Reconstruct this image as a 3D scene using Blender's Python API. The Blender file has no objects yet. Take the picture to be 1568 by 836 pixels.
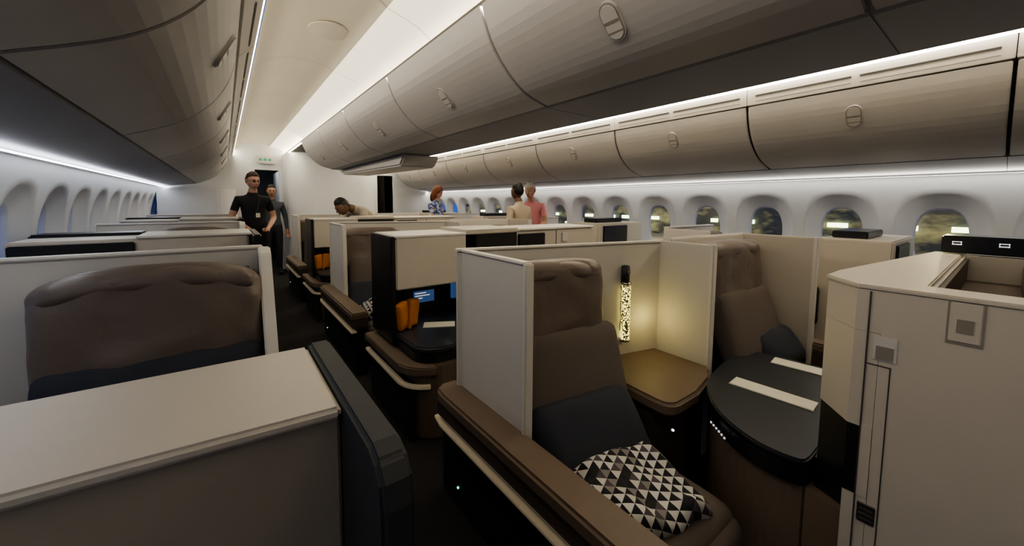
import bpy, bmesh, math, random
from mathutils import Vector, Matrix, Euler, noise
random.seed(4)
C=1.73; HC=1.45; YE=9.3; YS=-2.6; PT=2.85; YL=-1.1
SC=bpy.context.scene
# ------------------------------------------------------------ materials
def mat(name,col,rough=.5,metal=0,emit=None,es=0,bump=0,bscale=60,var=0,vscale=6,spec=.5,coat=0):
    m=bpy.data.materials.new(name); m.use_nodes=True
    nt=m.node_tree; b=nt.nodes['Principled BSDF']
    b.inputs['Base Color'].default_value=(*col,1); b.inputs['Roughness'].default_value=rough
    b.inputs['Metallic'].default_value=metal
    b.inputs['Specular IOR Level'].default_value=spec
    if emit: 
        b.inputs['Emission Color'].default_value=(*emit,1); b.inputs['Emission Strength'].default_value=es
    if bump or var:
        tc=nt.nodes.new('ShaderNodeTexCoord')
    if bump:
        n=nt.nodes.new('ShaderNodeTexNoise'); n.inputs['Scale'].default_value=bscale; n.inputs['Detail'].default_value=3
        nt.links.new(tc.outputs['Object'],n.inputs['Vector'])
        bp=nt.nodes.new('ShaderNodeBump'); bp.inputs['Strength'].default_value=bump; bp.inputs['Distance'].default_value=.01
        nt.links.new(n.outputs['Fac'],bp.inputs['Height']); nt.links.new(bp.outputs['Normal'],b.inputs['Normal'])
    if var:
        n=nt.nodes.new('ShaderNodeTexNoise'); n.inputs['Scale'].default_value=vscale; n.inputs['Detail'].default_value=5
        nt.links.new(tc.outputs['Object'],n.inputs['Vector'])
        mx=nt.nodes.new('ShaderNodeMix'); mx.data_type='RGBA'
        mx.inputs[6].default_value=(*[c*(1-var) for c in col],1); mx.inputs[7].default_value=(*[min(1,c*(1+var)) for c in col],1)
        nt.links.new(n.outputs['Fac'],mx.inputs[0]); nt.links.new(mx.outputs[2],b.inputs['Base Color'])
    return m
M={}
M['shell']=mat('suite_shell_beige',(.56,.51,.445),.45,bump=.05,bscale=400,var=.04)
M['shelld']=mat('suite_shell_taupe',(.38,.33,.265),.5,bump=.05,bscale=400,var=.04)  # shell beige darkened: shade on the console front is painted in
M['shellw']=mat('partition_padded_fabric',(.66,.63,.58),.75,bump=.12,bscale=500,var=.04)
M['bead']=mat('partition_edge_trim',(.72,.69,.64),.4)
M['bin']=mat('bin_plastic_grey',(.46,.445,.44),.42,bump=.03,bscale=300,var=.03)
M['binr']=mat('bin_plastic_light',(.56,.545,.53),.42,bump=.03,bscale=300,var=.03)  # same plastic as the left doors, lightened to paint in stronger light
M['binu']=mat('bin_underside_grey',(.21,.205,.22),.5,bump=.03,bscale=300,var=.03)  # shade beneath the bins painted in as a darker grey
M['latch']=mat('bin_latch_plastic',(.58,.56,.54),.35)
M['ceil']=mat('ceiling_cream',(.76,.71,.60),.55,var=.03)
M['wall']=mat('sidewall_white',(.68,.69,.71),.5,var=.03)
M['leather']=mat('brown_leather',(.170,.135,.115),.42,bump=.25,bscale=30,var=.12)
M['fabric']=mat('brown_seat_fabric',(.14,.113,.10),.85,bump=.3,bscale=350,var=.1)
M['navy']=mat('navy_fabric',(.036,.040,.054),.9,bump=.3,bscale=200,var=.15)
M['wood']=mat('brown_satin_laminate',(.175,.128,.094),.5,var=.1,vscale=12)
M['woodd']=mat('dark_brown_laminate',(.085,.06,.045),.5,var=.1,vscale=12)
M['black']=mat('black_satin',(.012,.012,.014),.3)
M['blackm']=mat('black_matte',(.012,.012,.013),.7)
M['table']=mat('dark_table_top',(.03,.034,.042),.36,var=.1)
M['dtrim']=mat('charcoal_trim',(.035,.037,.042),.6)
M['carpet']=mat('dark_carpet',(.018,.016,.017),.95,bump=.5,bscale=200,var=.3,vscale=40)
M['led']=mat('ledge_trim_champagne',(.6,.5,.36),.35,emit=(1,.85,.6),es=.05)
M['paper']=mat('service_card_paper',(.8,.78,.7),.7)
M['tan']=mat('tan_leather',(.5,.19,.05),.5,bump=.2,bscale=80,var=.15)
M['metal']=mat('brushed_metal',(.4,.38,.36),.3,metal=1)
M['screen']=mat('monitor_screen',(.01,.01,.02),.15,emit=(.08,.18,.42),es=.35)
M['icon']=mat('icon_white',(.8,.8,.8),.4,emit=(1,1,1),es=.5)
M['led_w']=mat('indicator_white',(.8,.8,.9),.4,emit=(.8,.9,1),es=4)
M['led_g']=mat('indicator_green',(.1,.8,.5),.4,emit=(.2,1,.6),es=3)
M['cove']=mat('cove_diffuser',(.85,.81,.70),.5,emit=(1,.9,.7),es=1.2)  # no lamp itself: wash from the lip lamp painted in as emission
M['covelamp']=mat('cove_lamp',(1,.9,.7),.5,emit=(1,.86,.64),es=36)
M['cove2']=mat('cove_strip_warm',(1,.9,.7),.5,emit=(1,.9,.72),es=10)
M['cove3']=mat('cove_strip_downlight',(1,.9,.7),.5,emit=(1,.92,.76),es=20)  # for an added fill strip that brightens the right bins
M['coveR']=mat('sidewall_lamp_right',(1,1,.9),.5,emit=(1,.95,.84),es=11)
M['coveL']=mat('sidewall_lamp_left',(.9,.95,1),.5,emit=(.88,.93,1),es=8)
M['sign']=mat('exit_sign_green',(.02,.12,.06),.4,emit=(.1,.5,.25),es=.5)
M['curtain']=mat('dark_curtain',(.03,.022,.02),.9)
M['seam']=mat('seam_dark',(.06,.055,.05),.6)
M['slot']=mat('recess_shadow_brown',(.26,.235,.21),.6)
M['tray']=mat('tray_lining_brown',(.07,.05,.04),.6)
def emis_cells():
    m=bpy.data.materials.new('lamp_pattern_glass'); m.use_nodes=True; nt=m.node_tree; b=nt.nodes['Principled BSDF']
    tc=nt.nodes.new('ShaderNodeTexCoord'); v=nt.nodes.new('ShaderNodeTexVoronoi'); v.inputs['Scale'].default_value=80
    v.feature='DISTANCE_TO_EDGE'
    nt.links.new(tc.outputs['Object'],v.inputs['Vector'])
    r=nt.nodes.new('ShaderNodeValToRGB'); r.color_ramp.interpolation='CONSTANT'
    r.color_ramp.elements[0].color=(.01,.01,.01,1); r.color_ramp.elements[1].position=.14; r.color_ramp.elements[1].color=(1,1,1,1)
    nt.links.new(v.outputs['Distance'],r.inputs['Fac'])
    mu=nt.nodes.new('ShaderNodeMath'); mu.operation='MULTIPLY'; mu.inputs[1].default_value=3.4
    nt.links.new(r.outputs['Color'],mu.inputs[0]); nt.links.new(mu.outputs[0],b.inputs['Emission Strength'])
    b.inputs['Emission Color'].default_value=(1,.84,.25,1); b.inputs['Base Color'].default_value=(.06,.05,.02,1)
    return m
M['lampglass']=emis_cells()
def tri_pattern():
    m=bpy.data.materials.new('triangle_pattern_fabric'); m.use_nodes=True; nt=m.node_tree; b=nt.nodes['Principled BSDF']
    N=nt.nodes.new; L=nt.links.new
    tc=N('ShaderNodeTexCoord'); mp=N('ShaderNodeMapping'); mp.inputs['Scale'].default_value=(25,25,25); mp.inputs['Rotation'].default_value=(.0,.0,.5)
    L(tc.outputs['Object'],mp.inputs['Vector'])
    sx=N('ShaderNodeSeparateXYZ'); L(mp.outputs['Vector'],sx.inputs[0])
    def mth(op,a,bb=None):
        n=N('ShaderNodeMath'); n.operation=op
        for i,q in enumerate((a,bb)):
            if q is None: continue
            if isinstance(q,(int,float)): n.inputs[i].default_value=q
            else: L(q,n.inputs[i])
        return n.outputs[0]
    yy=mth('ADD',sx.outputs[1],mth('MULTIPLY',sx.outputs[2],.8))
    u=mth('SUBTRACT',sx.outputs[0],mth('MULTIPLY',yy,.5)); v=yy
    fu=mth('FRACT',u); fv=mth('FRACT',v); s=mth('GREATER_THAN',mth('ADD',fu,fv),1.0)
    cx=N('ShaderNodeCombineXYZ'); L(mth('FLOOR',u),cx.inputs[0]); L(mth('FLOOR',v),cx.inputs[1]); L(s,cx.inputs[2])
    wn=N('ShaderNodeTexWhiteNoise'); L(cx.outputs[0],wn.inputs['Vector'])
    val=mth('ADD',mth('MULTIPLY',s,.5),mth('MULTIPLY',wn.outputs['Value'],.5))
    r=N('ShaderNodeValToRGB'); r.color_ramp.interpolation='CONSTANT'; e=r.color_ramp.elements
    e[0].color=(.012,.011,.016,1); e[1].position=.3; e[1].color=(.09,.07,.085,1)
    for p,c in ((.42,(.02,.018,.022)),(.54,(.62,.60,.57)),(.78,(.25,.23,.23)),(.86,(.7,.68,.66))):
        q=e.new(p); q.color=(*c,1)
    L(val,r.inputs['Fac']); L(r.outputs['Color'],b.inputs['Base Color']); b.inputs['Roughness'].default_value=.85
    return m
M['tri']=tri_pattern()
def scarf():
    m=bpy.data.materials.new('blue_print_fabric'); m.use_nodes=True; nt=m.node_tree; b=nt.nodes['Principled BSDF']
    tc=nt.nodes.new('ShaderNodeTexCoord'); n=nt.nodes.new('ShaderNodeTexNoise'); n.inputs['Scale'].default_value=22; nt.links.new(tc.outputs['Object'],n.inputs['Vector'])
    r=nt.nodes.new('ShaderNodeValToRGB'); e=r.color_ramp.elements; e[0].position=.42; e[0].color=(.03,.06,.25,1); e[1].position=.58; e[1].color=(.5,.5,.55,1)
    nt.links.new(n.outputs['Fac'],r.inputs['Fac']); nt.links.new(r.outputs['Color'],b.inputs['Base Color']); b.inputs['Roughness'].default_value=.9; return m
M['scarf']=scarf()
def glass():
    m=bpy.data.materials.new('window_pane_glass'); m.use_nodes=True; nt=m.node_tree
    for n in list(nt.nodes):
        if n.type!='OUTPUT_MATERIAL': nt.nodes.remove(n)
    t=nt.nodes.new('ShaderNodeBsdfTransparent'); t.inputs[0].default_value=(.85,.9,.92,1)
    g=nt.nodes.new('ShaderNodeBsdfGlossy'); g.inputs['Roughness'].default_value=.08
    mx=nt.nodes.new('ShaderNodeMixShader'); mx.inputs[0].default_value=.06
    nt.links.new(t.outputs[0],mx.inputs[1]); nt.links.new(g.outputs[0],mx.inputs[2])
    nt.links.new(mx.outputs[0],nt.nodes['Material Output'].inputs[0]); return m
M['glass']=glass()
# ------------------------------------------------------------ builders
def link(o,parent=None):
    SC.collection.objects.link(o)
    if parent: o.parent=parent
    return o
def mk(name,vs,fs,m,parent=None,smooth=False,bevel=0,seg=2):
    me=bpy.data.meshes.new(name); me.from_pydata([tuple(v) for v in vs],[],fs); 
    bm=bmesh.new(); bm.from_mesh(me)
    bmesh.ops.recalc_face_normals(bm,faces=bm.faces)
    if bevel: 
        ed=[e for e in bm.edges if len(e.link_faces)==2 and e.calc_face_angle(0)>.5]
        bmesh.ops.bevel(bm,geom=ed,offset=bevel,segments=seg,affect='EDGES',clamp_overlap=True)
    bm.to_mesh(me); bm.free()
    me.materials.append(M[m] if isinstance(m,str) else m)
    if smooth:
        for p in me.polygons: p.use_smooth=True
    return link(bpy.data.objects.new(name,me),parent)
def empty(name,loc=(0,0,0),rz=0):
    e=bpy.data.objects.new(name,None); e.empty_display_size=.1; e.location=loc; e.rotation_euler=(0,0,rz); return link(e)
def box(name,x0,x1,y0,y1,z0,z1,m,p=None,bevel=.006):
    x0,x1=sorted((x0,x1));y0,y1=sorted((y0,y1))
    vs=[(x,y,z) for z in (z0,z1) for x,y in ((x0,y0),(x1,y0),(x1,y1),(x0,y1))]
    fs=[(0,3,2,1),(4,5,6,7),(0,1,5,4),(1,2,6,5),(2,3,7,6),(3,0,4,7)]
    return mk(name,vs,fs,m,p,bevel=bevel)
def prism(name,pts,axis,a0,a1,m,p=None,bevel=.006,smooth=False,seg=2):
    n=len(pts)
    def f(q,a):
        if axis=='z': return (q[0],q[1],a)
        if axis=='y': return (q[0],a,q[1])
        return (a,q[0],q[1])
    vs=[f(q,a0) for q in pts]+[f(q,a1) for q in pts]
    fs=[tuple(range(n)),tuple(range(2*n-1,n-1,-1))]+[(i,(i+1)%n,n+(i+1)%n,n+i) for i in range(n)]
    return mk(name,vs,fs,m,p,bevel=bevel,smooth=smooth,seg=seg)
def arcpts(cx,cy,r,a0,a1,n=8,ry=None):
    ry=ry or r
    return [(cx+r*math.cos(math.radians(a0+(a1-a0)*i/n)),cy+ry*math.sin(math.radians(a0+(a1-a0)*i/n))) for i in range(n+1)]
def rbox(name,size,loc,m,p=None,r=.04,puff=.02,cuts=9,rot=(0,0,0),wr=0,fn=None):
    """padded cushion: rounded box with puffed faces"""
    bm=bmesh.new(); bmesh.ops.create_cube(bm,size=2)
    bmesh.ops.subdivide_edges(bm,edges=bm.edges,cuts=cuts,use_grid_fill=True)
    hx,hy,hz=[s/2 for s in size]; r=min(r,hx*.95,hy*.95,hz*.95)
    for v in bm.verts:
        c=v.co.copy()
        def g(t):
            return math.copysign(abs(t)**.6,t)
        q=Vector((g(c.x)*hx,g(c.y)*hy,g(c.z)*hz))
        i=Vector((max(-hx+r,min(hx-r,q.x)),max(-hy+r,min(hy-r,q.y)),max(-hz+r,min(hz-r,q.z))))
        d=q-i
        if d.length>1e-6: q=i+d.normalized()*min(r,d.length*1.0 if d.length<r else r)
        a,b_,e=q.x/hx,q.y/hy,q.z/hz
        k=[(1-b_*b_)*(1-e*e),(1-a*a)*(1-e*e),(1-a*a)*(1-b_*b_)]
        mn=min(range(3),key=lambda j:(hx,hy,hz)[j])
        q[mn]+=math.copysign(puff*max(0,k[mn])**.5,(a,b_,e)[mn])*abs((a,b_,e)[mn])
        if wr:
            nn=noise.noise(q*9+Vector(loc)*3)*wr; q[mn]+=nn
        if fn: q=fn(q)
        v.co=q
    bmesh.ops.recalc_face_normals(bm,faces=bm.faces)
    me=bpy.data.meshes.new(name); bm.to_mesh(me); bm.free(); me.materials.append(M[m] if isinstance(m,str) else m)
    for f in me.polygons: f.use_smooth=True
    o=bpy.data.objects.new(name,me); o.location=loc; o.rotation_euler=rot
    return link(o,p)
def cyl(name,loc,r,h,m,p=None,r2=None,rot=(0,0,0),seg=24,bevel=0):
    bm=bmesh.new(); bmesh.ops.create_cone(bm,cap_ends=True,segments=seg,radius1=r,radius2=r if r2 is None else r2,depth=h)
    if bevel: bmesh.ops.bevel(bm,geom=[e for e in bm.edges if e.calc_face_angle(0)>1],offset=bevel,segments=2,affect='EDGES')
    me=bpy.data.meshes.new(name); bm.to_mesh(me); bm.free(); me.materials.append(M[m])
    for f in me.polygons: f.use_smooth=len(f.vertices)==4
    o=bpy.data.objects.new(name,me); o.location=loc; o.rotation_euler=rot; return link(o,p)
def dup(root,name,dy,dx=0):
    r=bpy.data.objects.new(name,root.data); r.location=root.location+Vector((dx,dy,0)); r.rotation_euler=root.rotation_euler; r.scale=root.scale
    link(r)
    for c in root.children:
        k=bpy.data.objects.new(c.name.split('.')[0],c.data); k.location=c.location; k.rotation_euler=c.rotation_euler; k.scale=c.scale
        k.matrix_parent_inverse=c.matrix_parent_inverse; link(k,r)
    return r
# ------------------------------------------------------------ room shell
box('floor',C-2.62,C+2.62,YS,YE+2.2,-.05,0,'carpet',bevel=0)
ZC=1.17; P=.61
def off(z): return .12*((z-1.1)/.57)**2 if z>1.1 else .12*((1.1-z)/1.1)**2
def wallx(s,z): return C+s*(2.72-off(z))
def build_wall(s,name,y_first):
    vs=[];fs=[];k0=int((YS-y_first)/P)-1; yc=y_first+k0*P; cnt=0
    z0,z1=0,1.70
    while yc<YE+.6:
        ang=[2*math.pi*i/56 for i in range(56)]
        for cy,cz in ((P/2,z1-ZC),(-P/2,z1-ZC),(-P/2,z0-ZC),(P/2,z0-ZC)): ang.append(math.atan2(cz,cy)%(2*math.pi))
        ang=sorted(ang)
        def rect(a):
            c,s_=math.cos(a),math.sin(a); t=1e9
            if abs(c)>1e-6: t=min(t,P/2/abs(c))
            if s_>1e-6: t=min(t,(z1-ZC)/s_)
            if s_<-1e-6: t=min(t,(z0-ZC)/s_)
            return (c*t,s_*t)
        def sup(a,A,B,n=2.6):
            c,s_=math.cos(a),math.sin(a); rr=(abs(c/A)**n+abs(s_/B)**n)**(-1/n); return (c*rr,s_*rr)
        rings=[]
        R0=[rect(a) for a in ang]; R1=[sup(a,.262,.375) for a in ang]
        for t in (0,.25,.5,.75,1): rings.append(([(p[0]*(1-t)+q[0]*t,p[1]*(1-t)+q[1]*t) for p,q in zip(R0,R1)],0))
        rings.append(([sup(a,.25,.36) for a in ang],.014))
        rings.append(([sup(a,.20,.30) for a in ang],.048))
        rings.append(([sup(a,.158,.262) for a in ang],.064))
        rings.append(([sup(a,.150,.252) for a in ang],.068))
        rings.append(([sup(a,.143,.244) for a in ang],.10))
        base=len(vs);n=len(ang)
        for pts,dep in rings:
            for py,pz in pts: vs.append((wallx(s,ZC+pz)+s*dep,yc+py,ZC+pz))
        for r in range(len(rings)-1):
            for i in range(n):
                j=(i+1)%n; fs.append((base+r*n+i,base+r*n+j,base+(r+1)*n+j,base+(r+1)*n+i))
        if -.8<yc<YE:
            pv=[(wallx(s,ZC+q[1])+s*.098,yc+q[0],ZC+q[1]) for q in (sup(a,.146,.247) for a in ang)]
            cnt+=1
            mk('window_%d'%(cnt+(0 if s>0 else 20)),pv,[tuple(range(n))],'glass')
        yc+=P
    mk(name,vs,fs,'wall',smooth=True)
build_wall(1,'wall_right',.33); build_wall(-1,'wall_left',.45)
def polyx(name,pts,m,y0=YS,y1=YE,p=None,smooth=True,s=1,ny=1):
    vs=[];fs=[];n=len(pts)
    for j in range(ny+1):
        y=y0+(y1-y0)*j/ny
        for q,z in pts: vs.append((C+s*q,y,z))
    for j in range(ny):
        for i in range(n-1): fs.append((j*n+i,j*n+i+1,(j+1)*n+i+1,(j+1)*n+i))
    return mk(name,vs,fs,m,p,smooth=smooth)
def smoothpts(pts,n=4):
    out=[]
    for i in range(len(pts)-1):
        p0=pts[max(0,i-1)];p1=pts[i];p2=pts[i+1];p3=pts[min(len(pts)-1,i+2)]
        for k in range(n):
            t=k/n
            out.append(tuple(.5*((2*p1[a])+(-p0[a]+p2[a])*t+(2*p0[a]-5*p1[a]+4*p2[a]-p3[a])*t*t+(-p0[a]+3*p1[a]-3*p2[a]+p3[a])*t**3) for a in (0,1)))
    out.append(pts[-1]); return out
ce=empty('ceiling')
for s,t in ((-1,'left'),(1,'right')):
    polyx('ceiling_panel_'+t,smoothpts([(.93,2.57),(1.0,2.605),(1.2,2.62),(1.4,2.57),(1.52,2.44)]),'ceil',s=s,p=ce)
    polyx('cove_lining_'+t,smoothpts([(.655,2.40),(.66,2.45),(.74,2.51),(.93,2.57)],3),'ceil',s=s,p=ce,y0=YS,y1=YL)
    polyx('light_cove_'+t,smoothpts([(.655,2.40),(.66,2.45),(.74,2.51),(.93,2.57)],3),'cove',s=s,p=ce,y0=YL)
    polyx('light_cove_lamp_'+t,[(.658,2.405),(.685,2.405)],'covelamp',s=s,p=ce,y0=YL)
    polyx('light_strip_'+t,[(1.525,2.44),(1.552,2.335)],'cove2',s=s,p=ce,y0=YL)
    if s>0: polyx('light_strip_down_'+t,[(1.510,2.362),(1.548,2.350)],'cove3',s=s,p=ce,y0=YL)  # extra strip, added to light the right fascia and door tops
    polyx('strip_lining_'+t,[(1.525,2.44),(1.552,2.335)],'ceil',s=s,p=ce,y0=YS,y1=YL)
    polyx('bin_top_cover_'+t,[(1.56,2.34),(1.60,2.5),(2.72,2.5),(2.72,1.69)],'seam',s=s,p=ce)
polyx('ceiling_core',[(-.655,2.40),(-.70,2.7),(.70,2.7),(.655,2.40)],'seam',p=ce)
for k in range(8):
    y=.9+1.36*k
    for s in (-1,1):
        polyx('ceiling_joint',[(q,z-.0015) for q,z in smoothpts([(.935,2.57),(1.0,2.605),(1.2,2.62),(1.4,2.57),(1.51,2.45)])],'slot',y,y+.004,s=s,p=ce)
        polyx('cove_joint',[(q,z-.002) for q,z in smoothpts([(.66,2.45),(.74,2.51),(.93,2.57)],3)],'slot',y,y+.004,s=s,p=ce)
prism('speaker_grille_ring',arcpts(.62,2.9,.13,0,352,40,ry=.15),'z',2.604,2.612,'ceil',ce,bevel=.003)
for s,t in ((-1,'L'),(1,'R')):
    polyx('sidewall_light_strip_'+t,[(2.50,1.672),(2.555,1.676)],'cove'+t,s=s,p=ce,y0=YL)
DOORS={1:smoothpts([(1.568,2.205),(1.60,2.07),(1.70,1.925),(1.87,1.815),(2.10,1.755)],4),
       -1:smoothpts([(1.645,2.215),(1.685,2.08),(1.77,1.945),(1.90,1.84),(2.10,1.755)],4)}
CD=smoothpts([(.69,2.415),(.628,2.26),(.53,2.135),(.41,2.045),(.245,1.995)],4)
def shellprof(pts,th,inward):
    out=[]
    for i,(q,z) in enumerate(pts):
        a=pts[max(0,i-1)];b=pts[min(len(pts)-1,i+1)]
        d=Vector((b[0]-a[0],b[1]-a[1])).normalized(); n=Vector((-d.y,d.x))*inward
        out.append((q+n.x*th,z+n.y*th))
    return list(pts)+out[::-1]
def latch(p,s,y,pts,i,flip=1):
    a=Vector(pts[i-1]);b=Vector(pts[i+1]); c=Vector(pts[i])
    tg=Vector((s*(b.x-a.x),0,b.y-a.y)).normalized(); yv=Vector((0,1,0)); nn=tg.cross(yv).normalized()
    if nn.z>0: nn=-nn
    org=Vector((C+s*c.x,y,c.y))
    def loc(u,v,w): return org+yv*u+tg*v+nn*w
    def pill(nm,hw,hl,w0,w1,m,cv=0):
        r=hw; P2=[(r*math.cos(t),r*math.sin(t)+(hl-r)) for t in [math.pi*k/10 for k in range(11)]]+[(r*math.cos(t),r*math.sin(t)-(hl-r)) for t in [math.pi+math.pi*k/10 for k in range(11)]]
        n=len(P2)
        vs=[loc(a_,b_+cv,w0) for a_,b_ in P2]+[loc(a_*.93,b_*.97+cv,w1) for a_,b_ in P2]
        mk(nm,vs,[tuple(range(n)),tuple(range(2*n-1,n-1,-1))]+[(k,(k+1)%n,n+(k+1)%n,n+k) for k in range(n)],m,p)
    pill('latch_rim',.046,.078,-.010,.006,'bin'); pill('latch_recess',.041,.073,0,.0075,'slot')
    pill('latch_button',.036,.068,0,.010,'latch')
    for v0,v1,m_ in ((-.008,.004,'slot'),(.034,.040,'slot')):
        q=[loc(-.034,v0,.0108),loc(.034,v0,.0108),loc(.034,v1,.0108),loc(-.034,v1,.0108)]; mk('latch_groove',q,[(0,1,2,3)],m_,p)
yo=[.04+1.27*k for k in range(-2,8)]
for s in (-1,1):
    for k in range(len(yo)-1):
        y0,y1=max(yo[k],YS),min(yo[k+1],YE)
        if y1-y0<.3: continue
        e=empty('overhead_bin'); DOOR=DOORS[s]
        dp=[(C+s*q,z) for q,z in shellprof(DOOR,.02,1)]
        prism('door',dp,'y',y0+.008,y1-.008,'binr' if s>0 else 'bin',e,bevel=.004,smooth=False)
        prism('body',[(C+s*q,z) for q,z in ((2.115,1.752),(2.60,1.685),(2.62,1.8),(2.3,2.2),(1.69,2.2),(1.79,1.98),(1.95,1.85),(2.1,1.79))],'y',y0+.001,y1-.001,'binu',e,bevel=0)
        fp=((1.552,2.335),(1.566,2.215),(1.66,2.215),(1.66,2.335)) if s>0 else ((1.552,2.335),(1.562,2.30),(1.635,2.225),(1.68,2.225),(1.68,2.335))
        prism('fascia',[(C+s*q,z) for q,z in fp],'y',y0+.002,y1-.002,'bead',e,bevel=.003)
        for a0,a1 in ((.05,.61),(.65,1.21)):
            if y0+a1<y1: 
                if s>0:
                    polyx('vent_slot',[(1.5555,2.285),(1.5565,2.272)],'seam',y0+a0,y0+a1,e,s=s)
                    polyx('vent_slot',[(1.5605,2.242),(1.561,2.237)],'slot',y0+a0,y0+a1,e,s=s)
                else:
                    polyx('vent_slot',[(1.583,2.276),(1.591,2.268)],'seam',y0+a0,y0+a1,e,s=s)
        latch(e,s,(y0+y1)/2,DOOR,5)
yc_=[.28+1.36*k for k in range(-3,8)]
for k in range(len(yc_)-1):
    y0,y1=max(yc_[k],YS),min(yc_[k+1],7.3)
    if y1-y0<.3: continue
    e=empty('overhead_bin')
    for s in (-1,1):
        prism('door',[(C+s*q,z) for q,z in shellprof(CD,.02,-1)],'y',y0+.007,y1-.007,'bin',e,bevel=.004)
        latch(e,s,(y0+y1)/2,CD,8)
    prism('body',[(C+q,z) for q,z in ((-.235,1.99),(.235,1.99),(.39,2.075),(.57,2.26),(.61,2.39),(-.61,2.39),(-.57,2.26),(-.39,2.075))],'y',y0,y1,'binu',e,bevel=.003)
prism('ceiling_fairing',[(4.15,1.985),(4.3,1.86),(6.9,1.90),(7.2,1.985)],'x',C-.10,C+.34,'bin',None,bevel=.02)
wf=empty('wall_back')
for a in ((-1.1,.52,0,2.75),(.52,.93,2.08,2.75),(.93,2.9,0,2.75),(2.9,3.35,2.08,2.75),(3.35,4.5,0,2.75)):
    box('panel',a[0],a[1],YE,YE+.05,a[2],a[3],'wall',wf,bevel=0)
prism('bulkhead',arcpts(1.42,8.75,.42,180,270,10)+arcpts(2.35,8.75,.42,270,360,10)+[(2.77,YE),(1.0,YE)],'z',0,2.39,'wall',wf,bevel=0)
prism('bulkhead_side',arcpts(-.1,9.0,.3,270,360,8)+[(.2,YE),(-.9,YE),(-.9,8.7)],'z',0,1.66,'wall',wf,bevel=0)
box('wall_front',-1.1,4.6,YS-.05,YS,0,2.75,'shelld',bevel=0)
e=empty('exit_sign'); box('panel',.56,.88,9.2,9.26,2.2,2.36,'latch',e,bevel=.01)
for x in (.62,.70,.78): cyl('light',(x,9.195,2.28),.028,.01,'sign',e,rot=(math.pi/2,0,0))
g=empty('galley'); box('counter',-.2,.45,9.6,10.6,0,2.1,'dtrim',g); box('cabinet',.98,2.2,9.6,10.9,0,2.1,'wall',g)
box('back',-.6,3.9,11.3,11.35,0,2.6,'dtrim',g,bevel=0); box('top',-.6,3.9,9.4,11.3,2.35,2.4,'ceil',g,bevel=0)
box('galley_side',3.9,3.95,9.4,11.3,0,2.4,'dtrim',g,bevel=0); box('galley_side',-.65,-.6,9.4,11.3,0,2.4,'dtrim',g,bevel=0)
box('light_panel',.5,.9,9.7,10.2,2.33,2.345,'coveL',g,bevel=0)
for k in range(4): box('trolley_door_%d'%k,.47,.475,9.65+.24*k,9.86+.24*k,.2,1.05,'metal',g)
vs=[];fs=[];n=40
for i in range(n+1):
    x=2.9+.2*i/n; y=9.22+.03*math.sin(i*1.1)
    vs+=[(x,y,.05),(x+.01*math.sin(i),y-.02,1.1),(x,y,2.06)]
for i in range(n): fs+=[(i*3,i*3+3,i*3+4,i*3+1),(i*3+1,i*3+4,i*3+5,i*3+2)]
mk('curtain',vs,fs,'curtain',smooth=True)
# ------------------------------------------------------------ suites
def seat(name,x,y,rz,w=.58,top=1.17,hb=.42,colr='leather',low='fabric',arch=.02):
    e=empty(name,(x,y,0),rz)
    zc=top-hb/2; sn=math.sin(-rz); cw=w-(.12 if sn>.1 else 0); co=-.085 if sn>.1 else 0
    def af(q): 
        if q.z>0: q.z-=arch*abs(q.x/(w/2))**3*(q.z/(hb/2))
        return q
    rbox('headrest_cushion',(w,.15,hb),(0,-.12,zc),colr,e,r=.055,puff=.02,wr=.018,rot=(-.08,0,0),cuts=18,fn=af)
    rbox('headrest_fold',(w*.92,.09,.10),(0,-.15,top-.06),colr,e,r=.045,puff=.008,wr=.018,rot=(-.2,0,0),cuts=16,fn=lambda q:Vector((q.x,q.y,q.z-arch*.8*abs(q.x/(w/2))**3)))
    rbox('backrest_cushion',(w*.98,.13,.50),(.25*sn,-.245,top-hb-.15),low,e,r=.05,puff=.02,wr=.008,rot=(-.36,0,0))
    rbox('seat_cushion',(cw,.62,.20),(.60*sn+co,-.66,.27),'fabric',e,r=.06,puff=.02,wr=.006,rot=(0,0,-rz))
    rbox('seat_front_pad',(cw*.98,.12,.30),(.86*sn+co,-.93,.19),'fabric',e,r=.05,puff=.01,rot=(0,0,-rz))
    o=box('seat_base',-cw/2+.02,cw/2-.02,-.35,.35,.0,.25,'woodd',e); o.location=(.5*sn+co,-.52,0); o.rotation_euler=(0,0,-rz)
    box('seat_back_shell',-w/2+.02,w/2-.02,-.06,-.015,.25,top-.05,'woodd',e,bevel=.02)
    return e
def pillow(x,y,z,rz,w=.5,h=.36,rx=-.75,name='navy_pillow'):
    e=empty(name,(x,y,z),rz); rbox('pillow_body',(w,.13,h),(0,0,0),'navy',e,r=.06,puff=.03,wr=.012,rot=(rx,0,0)); return e
def blanket(x,y,z,rz,w=.44,l=.34,rot=(0,0,0)):
    e=empty('patterned_blanket',(x,y,z),rz); rbox('folded_blanket',(w,l,.085),(0,0,0),'tri',e,r=.04,puff=.02,cuts=22,wr=.045,rot=rot)
    rbox('under_fold',(w*.95,l*.9,.04),(.01,.01,-.03),'tri',e,r=.019,puff=.005,wr=.01,rot=rot); return e
def lamp(x,y,z0,z1,rz=0,on=True):
    e=empty('reading_lamp',(x,y,z0),rz); h=z1-z0
    cyl('patterned_tube',(0,0,h*.38),.026,h*.74,'lampglass',e)
    cyl('bottom_cap',(0,0,.0),.028,.016,'metal',e,bevel=.003); cyl('collar',(0,0,h*.77),.028,.02,'metal',e,bevel=.003)
    cyl('stem',(0,.01,h*.9),.024,h*.22,'dtrim',e,bevel=.004); box('wall_bracket',-.02,.02,.02,.04,h*.1,h*1.0,'metal',e)
    cyl('button',(0,-.018,h*.93),.009,.012,'metal',e,rot=(math.pi/2,0,0))
    return e
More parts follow.
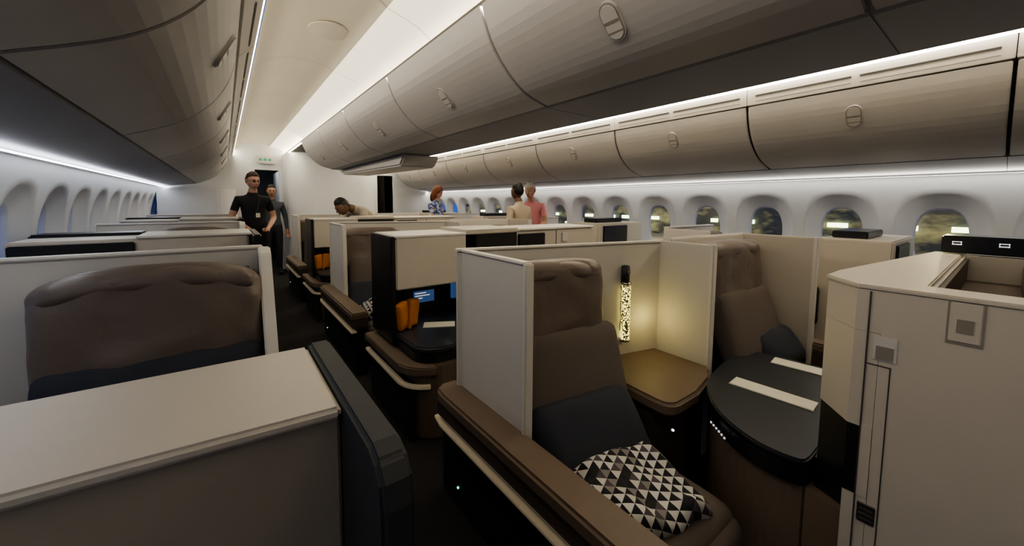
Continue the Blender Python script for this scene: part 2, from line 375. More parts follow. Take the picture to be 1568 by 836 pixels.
def slab(name,p0,p1,z0,z1,m,p,th=.03,bev=.008):
    a=Vector(p0);b=Vector(p1);d=(b-a).normalized();n=Vector((-d.y,d.x))*th/2
    return prism(name,[tuple(a-n),tuple(b-n),tuple(b+n),tuple(a+n)],'z',z0,z1,m,p,bevel=bev)
TOP=1.21
def suite_A(dy):
    e=empty('suite_partition',(0,0,0))
    prism('ledge',[(.79,.35),(.79,1.60)]+[(.80,1.66),(.84,1.70),(.93,1.70),(.93,.35)],'z',.47,.53,'wood',e,bevel=.012)
    box('ledge_side',.80,.92,.35,1.66,.40,.475,'woodd',e)
    box('base_side',.83,.92,.35,1.66,.0,.41,'blackm',e)
    prism('trim_line',[(.785,.35),(.785,1.6),(.80,1.69),(.83,1.69),(.83,.35)],'z',.365,.382,'led',e,bevel=.003)
    box('side_panel',.915,.945,1.12,1.64,.43,TOP,'shellw',e,bevel=.006)
    box('side_panel_edge',.908,.952,1.105,1.13,.42,TOP+.005,'bead',e,bevel=.006)
    box('side_panel_cap',.910,.950,1.12,1.65,TOP-.004,TOP+.01,'bead',e,bevel=.005)
    slab('back_panel',(.90,1.635),(2.17,1.315),.0,TOP,'shellw',e,.035)
    slab('back_cap',(.895,1.637),(2.175,1.313),TOP-.002,TOP+.012,'bead',e,.045,.005)
    box('divider',2.145,2.175,.99,1.33,.5,TOP+.01,'shellw',e,bevel=.006)
    box('divider_edge',2.138,2.182,.975,1.0,.0,TOP+.015,'bead',e,bevel=.006)
    prism('console_top',[(1.56,.95)]+arcpts(1.63,.93,.07,200,270,4)+[(1.8,.86),(2.0,.90),(2.138,.97),(2.138,1.32),(1.60,1.45)],'z',.475,.54,'wood',e,bevel=.015,seg=3)
    prism('console_body',[(1.60,.98),(1.8,.92),(2.14,1.0),(2.14,1.32),(1.62,1.44)],'z',.0,.48,'woodd',e,bevel=.01)
    slab('back_panel_b',(2.17,1.26),(3.0,1.18),.0,TOP+.03,'shellw',e,.035)
    box('side_panel_b',2.985,3.015,.74,1.2,.45,TOP+.03,'shell',e,bevel=.006)
    box('side_panel_b_edge',2.978,3.022,.725,.75,.0,TOP+.035,'bead',e,bevel=.006)
    box('ledge_b',3.0,3.12,.3,1.2,.50,.56,'wood',e,bevel=.012)
    box('base_b',3.0,3.09,.3,1.2,.0,.5,'woodd',e)
    cyl('seat_switch',(1.68,.925,.36),.012,.01,'metal',e,rot=(math.pi/2,0,0)); cyl('seat_switch_light',(1.68,.918,.36),.005,.008,'led_w',e,rot=(math.pi/2,0,0))
    cyl('floor_indicator',(.828,1.5,.1),.005,.006,'led_g',e,rot=(0,math.pi/2,0))
    e.location.y=dy
    return e
def suite_B(dy):
    e=empty('suite_console',(0,0,0))
    box('side_cheek',.855,.885,2.43,2.86,.5,TOP+.01,'black',e,bevel=.006)
    box('upper_cabinet',.887,1.42,2.43,2.86,.86,TOP+.005,'shell',e,bevel=.008)
    box('upper_cap',.885,1.425,2.425,2.865,TOP-.002,TOP+.014,'bead',e,bevel=.005)
    box('niche_back',.887,1.9,2.76,2.86,.5,.86,'black',e,bevel=0)
    prism('table_top',arcpts(1.02,2.17,.14,180,270,8)+[(1.2,2.02),(1.55,2.02),(1.62,2.76),(.88,2.76)],'z',.54,.575,'table',e,bevel=.010,seg=3)
    prism('table_edge_band',arcpts(1.02,2.17,.13,180,270,8)+[(1.2,2.03),(1.55,2.03),(1.62,2.76),(.89,2.76)],'z',.47,.54,'black',e,bevel=.008)
    prism('base',arcpts(1.05,2.2,.18,180,270,8)+[(1.55,2.03),(1.62,2.86),(.87,2.86)],'z',.0,.475,'wood',e,bevel=.01)
    box('base_recess',.835,.872,2.1,2.86,.0,.36,'blackm',e)
    pts=[(.80,2.86),(.80,2.2)]+arcpts(1.0,2.2,.2,180,250,8)
    inn=arcpts(1.0,2.2,.17,250,180,8)+[(.83,2.2),(.83,2.86)]
    prism('trim_line',pts+inn,'z',.34,.362,'led',e,bevel=.003)
    prism('ledge',[(.795,2.86),(.795,2.2)]+arcpts(1.0,2.2,.205,180,262,8)+[(.98,2.3),(.9,2.86)],'z',.42,.475,'wood',e,bevel=.008)
    box('monitor',1.06,1.40,2.735,2.765,.62,.82,'black',e,bevel=.006)
    box('monitor_screen',1.13,1.30,2.73,2.737,.67,.76,'screen',e,bevel=0)
    for k in range(3): box('screen_line_%d'%k,1.14,1.14+(.09,.12,.06)[k],2.727,2.731,.74-.02*k,.747-.02*k,'icon',e,bevel=0)
    box('side_screen',1.46,1.54,2.735,2.762,.66,.80,'screen',e,bevel=.004)
    box('cabinet_b',1.50,1.90,2.43,2.86,.575,TOP+.03,'black',e,bevel=.008)
    box('cabinet_b_cap',1.42,1.905,2.42,2.87,TOP+.0,TOP+.035,'shell',e,bevel=.006)
    box('cabinet_c',1.95,2.95,2.55,2.95,.0,TOP,'shell',e,bevel=.01)
    box('cabinet_c_dark',2.0,2.30,2.53,2.56,.8,TOP-.03,'black',e,bevel=.006)
    box('cabinet_c_cap',1.94,2.96,2.53,2.96,TOP-.002,TOP+.016,'bead',e,bevel=.006)
    box('cabinet_c_latch',2.52,2.60,2.535,2.552,TOP-.12,TOP-.04,'latch',e,bevel=.003)
    box('cabinet_c_seam',2.45,2.453,2.545,2.552,.6,TOP-.01,'seam',e,bevel=0)
    e.location.y=dy
    return e
def left_A(dy):
    e=empty('suite_partition',(0,0,0))
    box('back_panel',-.96,.13,2.29,2.33,.0,TOP,'shellw',e,bevel=.006)
    box('back_cap',-.96,.15,2.28,2.34,TOP-.002,TOP+.014,'bead',e,bevel=.006)
    prism('side_wing',[(2.32,.5),(2.32,TOP),(2.24,TOP),(2.20,1.17),(1.98,.60),(1.95,.5)],'x',.13,.165,'shellw',e,bevel=.01)
    prism('side_wing_edge',[(2.25,TOP+.012),(2.215,1.18),(1.97,.55),(1.94,.55),(2.19,1.19),(2.23,TOP+.012)],'x',.122,.175,'bead',e,bevel=.006)
    box('aisle_side',.17,.235,1.35,2.34,.0,.52,'blackm',e); box('ledge',.13,.24,1.33,2.34,.50,.56,'wood',e,bevel=.012)
    box('trim_line',.235,.245,1.35,2.34,.385,.402,'led',e,bevel=.002)
    box('window_shelf',-.95,-.62,1.35,2.3,.0,.6,'woodd',e)
    e.location.y=dy; return e
def left_B(dy,top=TOP):
    e=empty('suite_console',(0,0,0))
    box('cabinet',-.96,.13,3.28,3.74,.0,top,'shell',e,bevel=.01)
    box('cap',-.45,.15,3.27,3.75,top-.002,top+.014,'bead',e,bevel=.006)
    box('dark_cabinet',-.96,-.45,3.60,3.80,.0,top+.02,'black',e,bevel=.01)
    box('dark_face',-.95,-.45,3.26,3.285,.7,top-.02,'black',e,bevel=.006)
    box('aisle_cheek',.15,.2,3.1,3.75,.0,top+.01,'black',e,bevel=.01)
    box('low_table',-.9,.13,2.9,3.28,.0,.56,'table',e,bevel=.01)
    e.location.y=dy; return e
e=empty('suite_console')
prism('console_body',[(-.95,.97),(.188,.885),(.188,1.29),(-.95,1.31)],'z',.0,.982,'shelld',e,bevel=.006)
prism('console_cap',[(-.95,.945),(.188,.86),(.188,1.30),(-.95,1.32)],'z',.972,1.0,'shell',e,bevel=.009,seg=3)
prism('aisle_frame',[(1.31,0),(1.31,.995),(1.30,1.01),(.68,1.01),(.64,.995),(.615,.965),(.605,.92),(.605,0)],'x',.19,.25,'dtrim',e,bevel=.012,seg=3)
A0=suite_A(0); B0=suite_B(0); LA=left_A(0); LB=left_B(0)
for n in (1,2): dup(A0,'suite_partition',PT*n); dup(LA,'suite_partition',PT*n)
dup(B0,'suite_console',PT); dup(LB,'suite_console',PT)
def right_A(dy):
    e=empty('suite_partition',(0,dy,0))
    box('back_panel',3.42,4.33,2.0,2.04,.0,TOP,'shellw',e,bevel=.006); box('back_cap',3.41,4.33,1.99,2.05,TOP-.002,TOP+.014,'bead',e,bevel=.006)
    box('side_wing',3.40,3.43,1.6,2.04,.5,TOP,'shellw',e); box('ledge',3.38,3.45,.9,2.0,.5,.56,'wood',e); box('base',3.40,3.45,.9,2.0,0,.5,'woodd',e)
    box('cabinet',3.45,4.32,2.9,3.3,.0,TOP,'shell',e,bevel=.01); box('cabinet_dark',3.55,4.0,2.885,2.91,.8,TOP-.03,'black',e)
    box('cabinet_top_box',3.6,4.1,3.05,3.25,TOP,TOP+.05,'black',e)
    return e
RA=right_A(0)
for n in (1,2): dup(RA,'suite_partition',2.45*n)
dup(RA,'suite_partition',-2.45)
seat('lounge_seat',1.30,1.485,-.22,w=.60)
seat('lounge_seat',2.62,1.215,-.08,w=.60,top=1.22,hb=.40)
for n in (1,2): seat('lounge_seat',1.30,1.485+PT*n,-.22,w=.60); 
seat('lounge_seat',2.62,1.215+PT,-.08,w=.6); 
for n in (0,1,2): 
    seat('lounge_seat',-.235,2.285+PT*n,0,w=.72,top=1.18,hb=.46,low='navy',arch=.07)
seat('lounge_seat',3.9,1.985,0,w=.6)
pillow(1.235,1.04,.43,-.15,w=.54,h=.36,rx=-.7); pillow(2.74,.86,.54,-.1,w=.42,h=.26)
pillow(1.20,1.11+PT,.46,-.22)
blanket(1.14,.76,.40,-.2,w=.43,l=.35); blanket(1.2,.74+PT,.43,-.1); blanket(3.75,1.45,.43,.1)
lamp(1.87,1.345,.64,1.08,-.24); lamp(1.87,1.345+PT,.64,1.08,-.24)
ld=bpy.data.lights.new('reading_lamp_glow','POINT'); ld.energy=.45; ld.color=(1,.8,.25); ld.shadow_soft_size=.02
lo=link(bpy.data.objects.new('reading_lamp_glow',ld)); lo.location=(2.0,1.24,.76)
e=empty('leather_handbag',(.985,2.48,.576),.35)
for k,(x,r) in enumerate(((-.055,-.12),(.05,.16))):
    rbox('flap_%d'%k,(.105,.045,.19),(x,.01*k,.1),'tan',e,r=.018,puff=.006,rot=(0,r,.3),wr=.006)
rbox('strap',(.02,.055,.2),(-.003,-.01,.1),'tan',e,r=.009,puff=.002,rot=(0,.1,0))
e2=dup(e,'leather_handbag',PT)
def card(x,y,z,w,l,rz):
    e=empty('service_card',(x,y,z),rz); box('card_back',-w/2,w/2,-l/2,l/2,0,.002,'paper',e,bevel=0); box('card_front',-w/2+.003,w/2-.001,-l/2+.002,l/2-.001,.003,.0045,'paper',e,bevel=0)
card(1.19,2.42,.576,.22,.11,-.5)
# ------------------------------------------------------------ near right block
e=empty('suite_storage_cabinet')
BX=1.49; CY=.262
box('body',BX,2.86,-1.6,.205,.0,1.08,'shell',e,bevel=0)
prism('top_front_rim',[(BX,-1.6),(BX,CY),(1.60,.355),(1.74,.355),(2.86,.22),(2.86,.12),(1.62,.12),(1.62,-1.6)],'z',1.08,1.205,'shell',e,bevel=0)
prism('top_cap',[(BX-.004,-1.6),(BX-.004,CY+.002),(1.596,.362),(1.745,.362),(2.87,.225),(2.87,.13),(1.61,.13),(1.61,-1.6)],'z',1.203,1.218,'shell',e,bevel=.004)
box('tray_lining',1.622,2.80,-1.6,.119,1.081,1.10,'tray',e,bevel=0)
box('tray_divider',1.622,2.78,-.06,-.045,1.1,1.19,'woodd',e); box('tray_far_wall',2.78,2.858,-1.6,.119,1.10,1.215,'shell',e,bevel=0)
box('tray_inner_back',1.622,2.78,.108,.119,1.1,1.20,'tray',e,bevel=0)
box('tray_inner_side',1.621,1.63,-1.6,.108,1.1,1.20,'tray',e,bevel=0)
prism('corner_post',[(BX,CY),(1.60,.355),(1.74,.355),(1.74,.206),(BX,.206)],'z',.79,1.079,'shell',e,bevel=.0)
prism('screen_back',[(BX+.001,CY),(1.60,.352),(1.74,.352),(1.74,.206),(BX+.001,.206)],'z',.576,.789,'black',e,bevel=0)
prism('lower_post',[(BX,CY),(1.56,CY),(1.56,.206),(BX,.206)],'z',0,.575,'shell',e,bevel=0)
box('post_side_strip',BX-.002,BX+.01,.206,.232,.576,.80,'shell',e,bevel=0)
box('seam_vertical',BX-.0035,BX+.01,.230,.2335,.1,1.2,'seam',e,bevel=0)
box('door_seam_top',BX-.0015,BX+.01,.18,.230,.985,.988,'seam',e,bevel=0)
box('door_seam',BX-.0015,BX+.01,.178,.181,.1,.988,'seam',e,bevel=0)
box('latch_plate',BX-.003,BX+.01,.165,.222,1.0,1.075,'latch',e,bevel=.004)
box('latch_cutout',BX-.0045,BX+.01,.175,.212,1.008,1.045,'slot',e,bevel=0)
box('hanger_plate',BX-.004,BX+.01,.025,.080,1.10,1.203,'shell',e,bevel=.002)
box('hanger_plate_seam',BX-.002,BX+.01,.021,.084,1.094,1.203,'slot',e,bevel=0)
box('hanger_recess',BX-.0055,BX+.01,.038,.067,1.125,1.16,'slot',e,bevel=0)
box('floor_vent',BX-.004,BX+.01,.185,.225,.50,.56,'metal',e,bevel=.002)
box('lower_kick',BX-.01,BX+.05,-1.6,.2,.0,.14,'wood',e)
for z in (.51,.525,.54): box('vent_bar',BX-.0055,BX,.19,.22,z,z+.005,'seam',e,bevel=0)
box('control_box',2.80,2.96,-.9,.20,1.222,1.305,'black',e,bevel=.006)
for y in (.15,.01): 
    box('icon',2.797,2.80,y-.015,y+.015,1.262,1.267,'icon',e,bevel=0); box('icon',2.797,2.80,y-.015,y+.015,1.275,1.279,'icon',e,bevel=0); box('icon',2.797,2.80,y-.015,y-.012,1.262,1.279,'icon',e,bevel=0); box('icon',2.797,2.80,y+.012,y+.015,1.262,1.279,'icon',e,bevel=0)
e=empty('cocktail_table')
TO=[(1.60,.365),(1.545,.38),(1.53,.47),(1.55,.56),(1.62,.68),(1.73,.78),(1.88,.86),(2.06,.90),(2.28,.92),(2.50,.88),(2.55,.365)]
TO=smoothpts(TO,3)
def scl(pts,k,c=(2.1,.5)): return [(c[0]+(x-c[0])*k,c[1]+(y-c[1])*k if y>.38 else y) for x,y in pts]
prism('table_top',TO,'z',.555,.574,'table',e,bevel=.006)
prism('table_edge',scl(TO,.99),'z',.47,.556,'black',e,bevel=.01)
prism('table_body',scl(TO,.95),'z',.0,.475,'wood',e,bevel=0)
prism('table_root',[(1.565,.268),(1.605,.358),(1.75,.37),(1.75,.3),(1.57,.25)],'z',.47,.574,'black',e,bevel=0)
prism('body_root',[(1.54,.266),(1.565,.37),(1.75,.37),(1.75,.3),(1.57,.264)],'z',.0,.47,'wood',e,bevel=0)
for k in range(6):
    t=k/5; x=1.575+.07*t; y=.63+.085*t
    cyl('control_icon_%d'%k,(x-.012,y+.008,.512),.004,.006,'icon',e,rot=(math.pi/2,0,-.95),seg=10)
card(1.99,.62,.5755,.33,.10,-1.50); card(2.44,.63,.5755,.26,.10,-1.45)
e=empty('headphone_pouch',(3.42,.86,.56)); rbox('pouch',(.10,.10,.30),(0,0,.15),'blackm',e,r=.04,puff=.005); cyl('hook',(0,0,.31),.03,.02,'metal',e)
# ------------------------------------------------------------ people
SK={'light':(.58,.34,.25),'mid':(.36,.20,.13),'brown':(.19,.105,.07)}
def smat(n,c,r=.7): return mat(n,c,r,bump=.1,bscale=60,var=.08)
def ell(name,r,loc,m,p,rot=(0,0,0)):
    bm=bmesh.new(); bmesh.ops.create_uvsphere(bm,u_segments=20,v_segments=14,radius=1)
    for v in bm.verts: v.co=Vector((v.co.x*r[0],v.co.y*r[1],v.co.z*r[2]))
    me=bpy.data.meshes.new(name); bm.to_mesh(me); bm.free(); me.materials.append(m)
    for f in me.polygons: f.use_smooth=True
    o=bpy.data.objects.new(name,me); o.location=loc; o.rotation_euler=rot; return link(o,p)
def human(name,loc,heading,over,shirt,pants,skin,hair,hairstyle='short',sleeve='short',scale=1,headrot=(0,0,0),glasses=False,shirtmat=None):
    root=empty(name,loc,heading); root.scale=(scale,)*3
    J=dict(pelvis=(0,0,.97),belly=(0,.01,1.10),chest=(0,0,1.27),uc=(0,-.005,1.37),nb=(0,-.01,1.44),neck=(0,.0,1.49),hb=(0,.02,1.56),
      sr=(.168,-.01,1.385),er=(.22,-.02,1.12),wr=(.235,.06,.88),sl=(-.168,-.01,1.385),el=(-.22,-.02,1.12),wl=(-.235,.06,.88),
      hr=(.095,0,.90),kr=(.10,.02,.50),ar=(.10,-.02,.09),tr=(.11,.14,.035),hl=(-.095,0,.90),kl=(-.10,.02,.50),al=(-.10,-.02,.09),tl=(-.11,.14,.035),head=(0,.03,1.638))
    if 'chest' in over and 'uc' not in over: over=dict(over,uc=tuple((a*.45+b*.55) for a,b in zip(over['chest'],over['nb'])))
    J.update(over); J={k:Vector(v) for k,v in J.items()}
    R=dict(pelvis=(.150,.115),belly=(.140,.105),chest=(.155,.112),uc=(.14,.095),nb=(.078,.07),neck=(.056,.056),hb=(.054,.056),sr=.060,er=.043,wr=.029,sl=.060,el=.043,wl=.029,hr=.092,kr=.060,ar=.043,tr=.038,hl=.092,kl=.060,al=.043,tl=.038)
    E=[('pelvis','belly'),('belly','chest'),('chest','uc'),('uc','nb'),('nb','neck'),('neck','hb'),('uc','sr'),('sr','er'),('er','wr'),('uc','sl'),('sl','el'),('el','wl'),('pelvis','hr'),('hr','kr'),('kr','ar'),('ar','tr'),('pelvis','hl'),('hl','kl'),('kl','al'),('al','tl')]
    for S,sg in (('r',1),('l',-1)):
        w=J['w'+S]; el=J['e'+S]; d=(w-el).normalized(); side=d.cross(Vector((0,0,1)))
        if side.length<.3: side=d.cross(Vector((0,1,0)))
        side=side.normalized()*sg; up=side.cross(d).normalized()
        pm='p'+S; J[pm]=w+d*.055; R[pm]=.024; E.append(('w'+S,pm))
        for i,(sd_,ln) in enumerate(((-.028,.075),(-.010,.085),(.009,.08),(.027,.062))):
            a='f%s%da'%(S,i);b='f%s%db'%(S,i);c='f%s%dc'%(S,i)
            J[a]=w+d*.095+side*sd_; J[b]=J[a]+d*ln*.5-up*.012; J[c]=J[b]+d*ln*.4-up*.03
            R[a]=.0105;R[b]=.009;R[c]=.0075; E+=[(pm,a),(a,b),(b,c)]
        a='t%sa'%S;b='t%sb'%S; J[a]=w+d*.05-side*.038-up*.01; J[b]=J[a]+d*.045-side*.012-up*.012; R[a]=.012;R[b]=.009; E+=[(pm,a),(a,b)]
    keys=[k for k in J if k!='head']; idx={k:i for i,k in enumerate(keys)}
    me=bpy.data.meshes.new(name+'_sk'); me.from_pydata([J[k] for k in keys],[(idx[a],idx[b]) for a,b in E],[])
    ob=bpy.data.objects.new(name+'_sk',me); SC.collection.objects.link(ob)
    ob.modifiers.new('s','SKIN'); sv=me.skin_vertices[0].data
    for k in keys: r=R[k] if isinstance(R[k],tuple) else (R[k],R[k]); R[k]=sum(r)/2; sv[idx[k]].radius=r; sv[idx[k]].use_root=(k=='pelvis')
    ss=ob.modifiers.new('u','SUBSURF'); ss.levels=3; ss.render_levels=3
    dg=bpy.context.evaluated_depsgraph_get(); nm=bpy.data.meshes.new_from_object(ob.evaluated_get(dg))
    bpy.data.objects.remove(ob)
    ms=smat(name+'_skin',SK[skin],.5); mh=smat(name+'_hair',hair,.6); mt=shirtmat or smat(name+'_shirt',shirt,.85); mp=smat(name+'_trousers',pants,.85); sh=smat(name+'_shoes',(.02,.02,.02),.4)
    for m_ in (ms,mt,mp,sh): nm.materials.append(m_)
    segs=[(J[a],J[b]-J[a],(J[b]-J[a]).length_squared,R[a],R[b],a,b) for a,b in E]
    for f in nm.polygons:
        c=f.center; bd=1e9
        for A,AB,L2,ra,rb,a_,b_ in segs:
            t_=(c-A).dot(AB)/L2; t_=0 if t_<0 else 1 if t_>1 else t_
            dd=(c-A-AB*t_).length-(ra+(rb-ra)*t_)
            if dd<bd: bd=dd;a,b,t=a_,b_,t_
        if b=='hb' or (a=='nb' and t>.4): i=0
        elif a=='neck': i=0
        elif a=='sr' or a=='sl': i=1 if (sleeve=='long' or t<.6) else 0
        elif a in('er','el'): i=1 if sleeve=='long' and t<.95 else 0
        elif a[0] in 'pwft' and a not in('pelvis','tr','tl'): i=0
        elif a in('hr','hl','kr','kl') or b in('hr','hl'): i=2
        elif a in('ar','al'): i=3
        elif a=='pelvis': i=2 if t<.1 else 1
        else: i=1
        if i in(0,) and a in('er','el') and abs(c.x)<.12 and bd>.012: i=1
        f.material_index=i; f.use_smooth=True
    link(bpy.data.objects.new('body',nm),root)
    HE=bpy.data.objects.new('head',None); HE.location=J['head']; HE.rotation_euler=headrot; link(HE,root)
    g=lambda x,s: math.exp(-(x/s)**2)
    def headfn(c,k=1.0,face=True):
        x,y,z=c
        X=x*.076; Y=y*.096; Z=z*.120
        if z<0:
            X*=1-.36*(-z)**1.7; Z*=1.02
            Y=Y*(1-.10*(-z)**2)+.018*(-z)**1.5*(1 if y>-.2 else .2)
            if y<0: Y*=1-.35*(-z)
        if z>.2 and y>0: Y*=1-.10*(z-.2)
        if face and y>.2:
            fr=min(1,(y-.2)/.4)
            Y+=fr*(.024*g(x,.15)*g(z+.24,.13)+.014*g(x,.11)*g(z+.02,.18)
               -.010*g(abs(x)-.36,.17)*g(z-.02,.12)+.005*g(z-.17,.08)*g(x,.6)
               +.006*g(x,.28)*g(z+.56,.10)-.004*g(x,.3)*g(z+.70,.06)+.008*g(x,.25)*g(z+.88,.12)
               +.004*g(abs(x)-.5,.2)*g(z+.25,.2))
        return Vector((X,Y,Z))*k
    bm=bmesh.new(); bmesh.ops.create_uvsphere(bm,u_segments=72,v_segments=48,radius=1)
    for v in bm.verts: v.co=headfn(v.co)
    m2=bpy.data.meshes.new('face'); bm.to_mesh(m2); bm.free(); m2.materials.append(ms)
    for f in m2.polygons: f.use_smooth=True
    link(bpy.data.objects.new('face',m2),HE)
    def hairlift(c):
        x,y,z=c
        if y>0: hl=.50-.25*abs(x)**3*(1 if abs(x)>.6 else 0) if y>.45 else .50-(.45-y)*1.0
        else: hl=.05-.55*min(1,-y*1.6)
        if hairstyle=='long': hl=.45-.9*abs(x)**2 if y>.3 else -1.2
        return max(0,min(1,(z-hl)/.16))
    bm=bmesh.new(); bmesh.ops.create_uvsphere(bm,u_segments=72,v_segments=48,radius=1)
    for v in bm.verts:
        c=v.co.copy(); t=hairlift(c)
        v.co=headfn(c,.985,False)*(1+t*(.10 if hairstyle=='short' else .15))+c*noise.noise(c*7)*.006*t
    m2=bpy.data.meshes.new('hair'); bm.to_mesh(m2); bm.free(); m2.materials.append(mh)
    for f in m2.polygons: f.use_smooth=True
    link(bpy.data.objects.new('hair',m2),HE)
    if hairstyle=='long':
        ell('hair_length',(.088,.055,.13),(0,-.055,-.08),mh,HE)
        for sx in (-1,1): ell('hair_side',(.022,.05,.11),(sx*.072,.0,-.05),mh,HE)
    ew=mat(name+'_eye',(.55,.52,.5),.3); ei=mat(name+'_iris',(.03,.02,.015),.2); lp=mat(name+'_lip',tuple(c*q for c,q in zip(SK[skin],(.8,.55,.55))),.5)
    for sx in (-1,1):
        ell('eye',(.0125,.009,.0075),(sx*.0285,.0815,.003),ew,HE); ell('iris',(.0055,.004,.0055),(sx*.0285,.0885,.003),ei,HE)
        ell('eyelid',(.0145,.010,.006),(sx*.0285,.0815,.0095),ms,HE)
        ell('eyebrow',(.017,.006,.0035),(sx*.030,.0905,.0215),mh,HE,rot=(0,sx*.12,-sx*.25))
        ell('ear',(.008,.018,.031),(sx*.0765,-.004,-.006),ms,HE,rot=(-.15,0,-sx*.35)); ell('ear_inner',(.004,.010,.018),(sx*.083,-.002,-.004),lp,HE,rot=(-.15,0,-sx*.35))
        if glasses:
            vs_=[];fs_=[]
            for i in range(24):
                t=2*math.pi*i/24
                for rr,yy in ((.0185,.0),(.021,.0),(.021,.003),(.0185,.003)): vs_.append((sx*.0295+rr*1.2*math.cos(t),.103+yy-.25*abs(rr*math.cos(t)+.0295)*.3,.001+rr*.85*math.sin(t)))
            for i in range(24):
                for j in range(4): fs_.append((i*4+j,i*4+(j+1)%4,((i+1)%24)*4+(j+1)%4,((i+1)%24)*4+j))
            mk('glasses_rim',vs_,fs_,'blackm',HE)
            mk('glasses_arm',[(sx*.054,.098,.006),(sx*.054,.098,.009),(sx*.080,.0,.006),(sx*.080,.0,.009),(sx*.057,.098,.006),(sx*.057,.098,.009),(sx*.083,.0,.006),(sx*.083,.0,.009)],[(0,1,3,2),(4,5,7,6),(1,5,7,3),(0,4,6,2)],'blackm',HE)
    ell('upper_lip',(.022,.006,.0045),(0,.0965,-.0615),lp,HE); ell('lower_lip',(.019,.007,.0055),(0,.0955,-.0695),lp,HE)
    return root
TAU=math.pi
m1=human('standing_man',(.34,6.7,0),TAU+.15,dict(er=(.25,-.04,1.13),wr=(.14,.20,1.02),el=(-.25,-.04,1.12),wl=(-.12,.22,1.0)),(.016,.016,.019),(.014,.014,.018),'light',(.05,.028,.018),headrot=(-.1,0,.25),glasses=True,scale=1.06)
prism('lanyard_strap',[(-.06,1.41),(-.048,1.41),(-.012,1.20),(-.022,1.20)],'y',.112,.117,'seam',m1,bevel=0); box('name_badge',-.05,.0,.118,.122,1.14,1.20,'paper',m1,bevel=.001)
human('cabin_crew_member',(.74,8.7,0),TAU,dict(),(.05,.06,.08),(.02,.02,.03),'mid',(.02,.015,.012),sleeve='long')
human('bending_passenger',(1.93,6.1,-.0),.5*TAU+.35,dict(belly=(0,.08,1.07),chest=(0,.24,1.19),nb=(0,.38,1.27),neck=(0,.45,1.29),hb=(0,.50,1.31),head=(0,.57,1.315),sr=(.175,.34,1.24),er=(.24,.44,.98),wr=(.18,.62,.86),sl=(-.175,.34,1.24),el=(-.24,.44,.98),wl=(-.18,.62,.86)),(.46,.42,.34),(.05,.05,.06),'brown',(.012,.01,.01),sleeve='long',headrot=(-.6,0,0),scale=1.05)
human('standing_woman',(3.25,6.7,0),TAU+.6,dict(er=(.2,.02,1.12),wr=(.1,.25,1.05),el=(-.2,.02,1.12),wl=(-.1,.25,1.05)),(.2,.22,.34),(.04,.04,.07),'light',(.16,.05,.02),hairstyle='long',scale=1.0,headrot=(-.35,0,0),shirtmat=M['scarf'])
human('passenger_with_back_turned',(3.24,4.12,0),.15,dict(),(.56,.46,.35),(.03,.03,.05),'brown',(.01,.009,.009),scale=.98)
human('elderly_man',(3.84,4.52,0),TAU*.66,dict(chest=(0,.04,1.27),nb=(0,.06,1.42),neck=(0,.08,1.47),hb=(0,.10,1.53),head=(0,.13,1.605),sr=(.17,.05,1.375),sl=(-.17,.05,1.375),er=(.22,.06,1.12),wr=(.15,.24,1.05),el=(-.22,.06,1.12),wl=(-.15,.24,1.05)),(.85,.36,.40),(.05,.05,.08),'light',(.62,.6,.57),scale=1.02,headrot=(-.25,0,0))
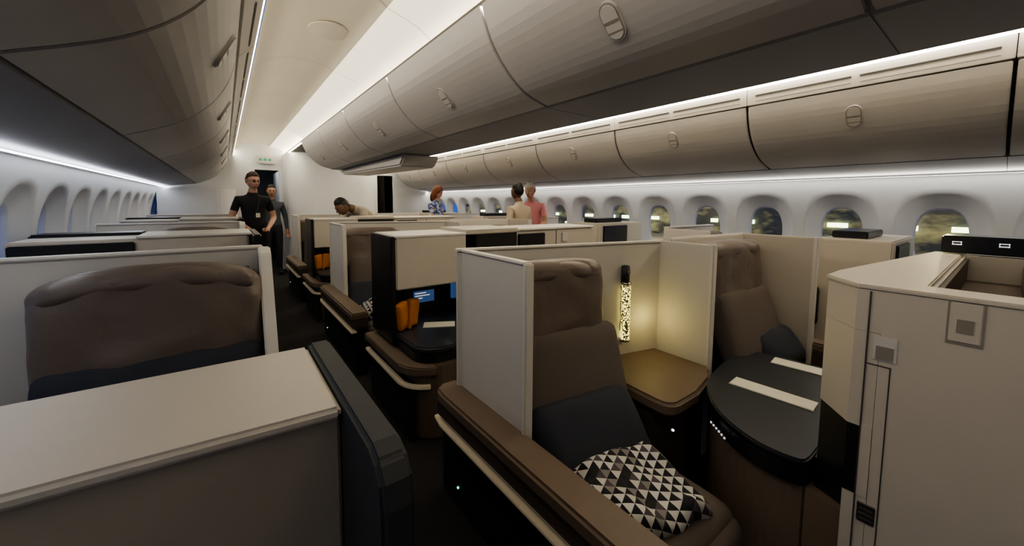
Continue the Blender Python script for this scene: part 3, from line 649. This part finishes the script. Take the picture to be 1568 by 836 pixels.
# ------------------------------------------------------------ outside
box('apron_ground',8,110,-40,140,-5.2,-5,mat('concrete_apron',(.30,.26,.18),.9,var=.3,vscale=.15),bevel=0)
def facade():
    m=bpy.data.materials.new('terminal_facade'); m.use_nodes=True; nt=m.node_tree; b=nt.nodes['Principled BSDF']
    tc=nt.nodes.new('ShaderNodeTexCoord'); mp=nt.nodes.new('ShaderNodeMapping'); mp.inputs['Scale'].default_value=(1,.35,.8); nt.links.new(tc.outputs['Object'],mp.inputs[0])
    v=nt.nodes.new('ShaderNodeTexNoise'); v.inputs['Scale'].default_value=.7; v.inputs['Detail'].default_value=6; nt.links.new(mp.outputs[0],v.inputs['Vector'])
    r=nt.nodes.new('ShaderNodeValToRGB'); r.color_ramp.elements[0].position=.46; r.color_ramp.elements[0].color=(.012,.018,.02,1); r.color_ramp.elements[1].position=.74; r.color_ramp.elements[1].color=(.9,.75,.3,1)
    nt.links.new(v.outputs['Fac'],r.inputs['Fac'])
    nt.links.new(r.outputs['Color'],b.inputs['Emission Color']); b.inputs['Emission Strength'].default_value=.45; b.inputs['Base Color'].default_value=(.05,.05,.045,1); return m
tb=empty('terminal_building'); box('facade',75,80,-40,130,-5,9,facade(),tb,bevel=0)
tl=mat('terminal_lights',(.9,.9,.7),.5,emit=(.92,1,.55),es=5)
for k in range(24):
    y=-30+6.3*k+random.uniform(-1,1); box('floodlight_%d'%k,74.2,74.6,y,y+random.choice((1.2,2.4,3.6)),-2.0,-1.3,tl,tb,bevel=0)
    box('dock_lamp_%d'%k,74.2,74.6,y+2.5,y+3,-4.0,-3.6,tl,tb,bevel=0)
for i,(x,y,z) in enumerate(((58,4,3),(60,40,3),(58,85,3),(14,1,1))):
    l=bpy.data.lights.new('apron_floodlight','POINT'); l.energy=4500 if x>20 else 450; l.color=(1,.82,.42); l.shadow_soft_size=.3
    o=link(bpy.data.objects.new('apron_floodlight',l)); o.location=(x,y,z)
w=bpy.data.worlds.new('dusk'); SC.world=w; w.use_nodes=True
w.node_tree.nodes['Background'].inputs[0].default_value=(.07,.16,.62,1); w.node_tree.nodes['Background'].inputs[1].default_value=.8
SC.view_settings.look='AgX - Medium High Contrast'
# ------------------------------------------------------------ camera
cd=bpy.data.cameras.new('camera'); cam=bpy.data.objects.new('camera',cd); SC.collection.objects.link(cam)
PITCH=4.5
cd.sensor_width=36; cd.lens=580/1568*36; cd.shift_y=-(418-310-580*math.tan(math.radians(PITCH)))/1568; cd.clip_start=.02
cd.clip_end=300
R=Euler((math.radians(90-PITCH),0,math.radians(-37.2))).to_matrix()@Matrix.Rotation(math.radians(.4),3,'Z')
cam.location=(0,0,HC); cam.rotation_euler=R.to_euler()
SC.camera=cam
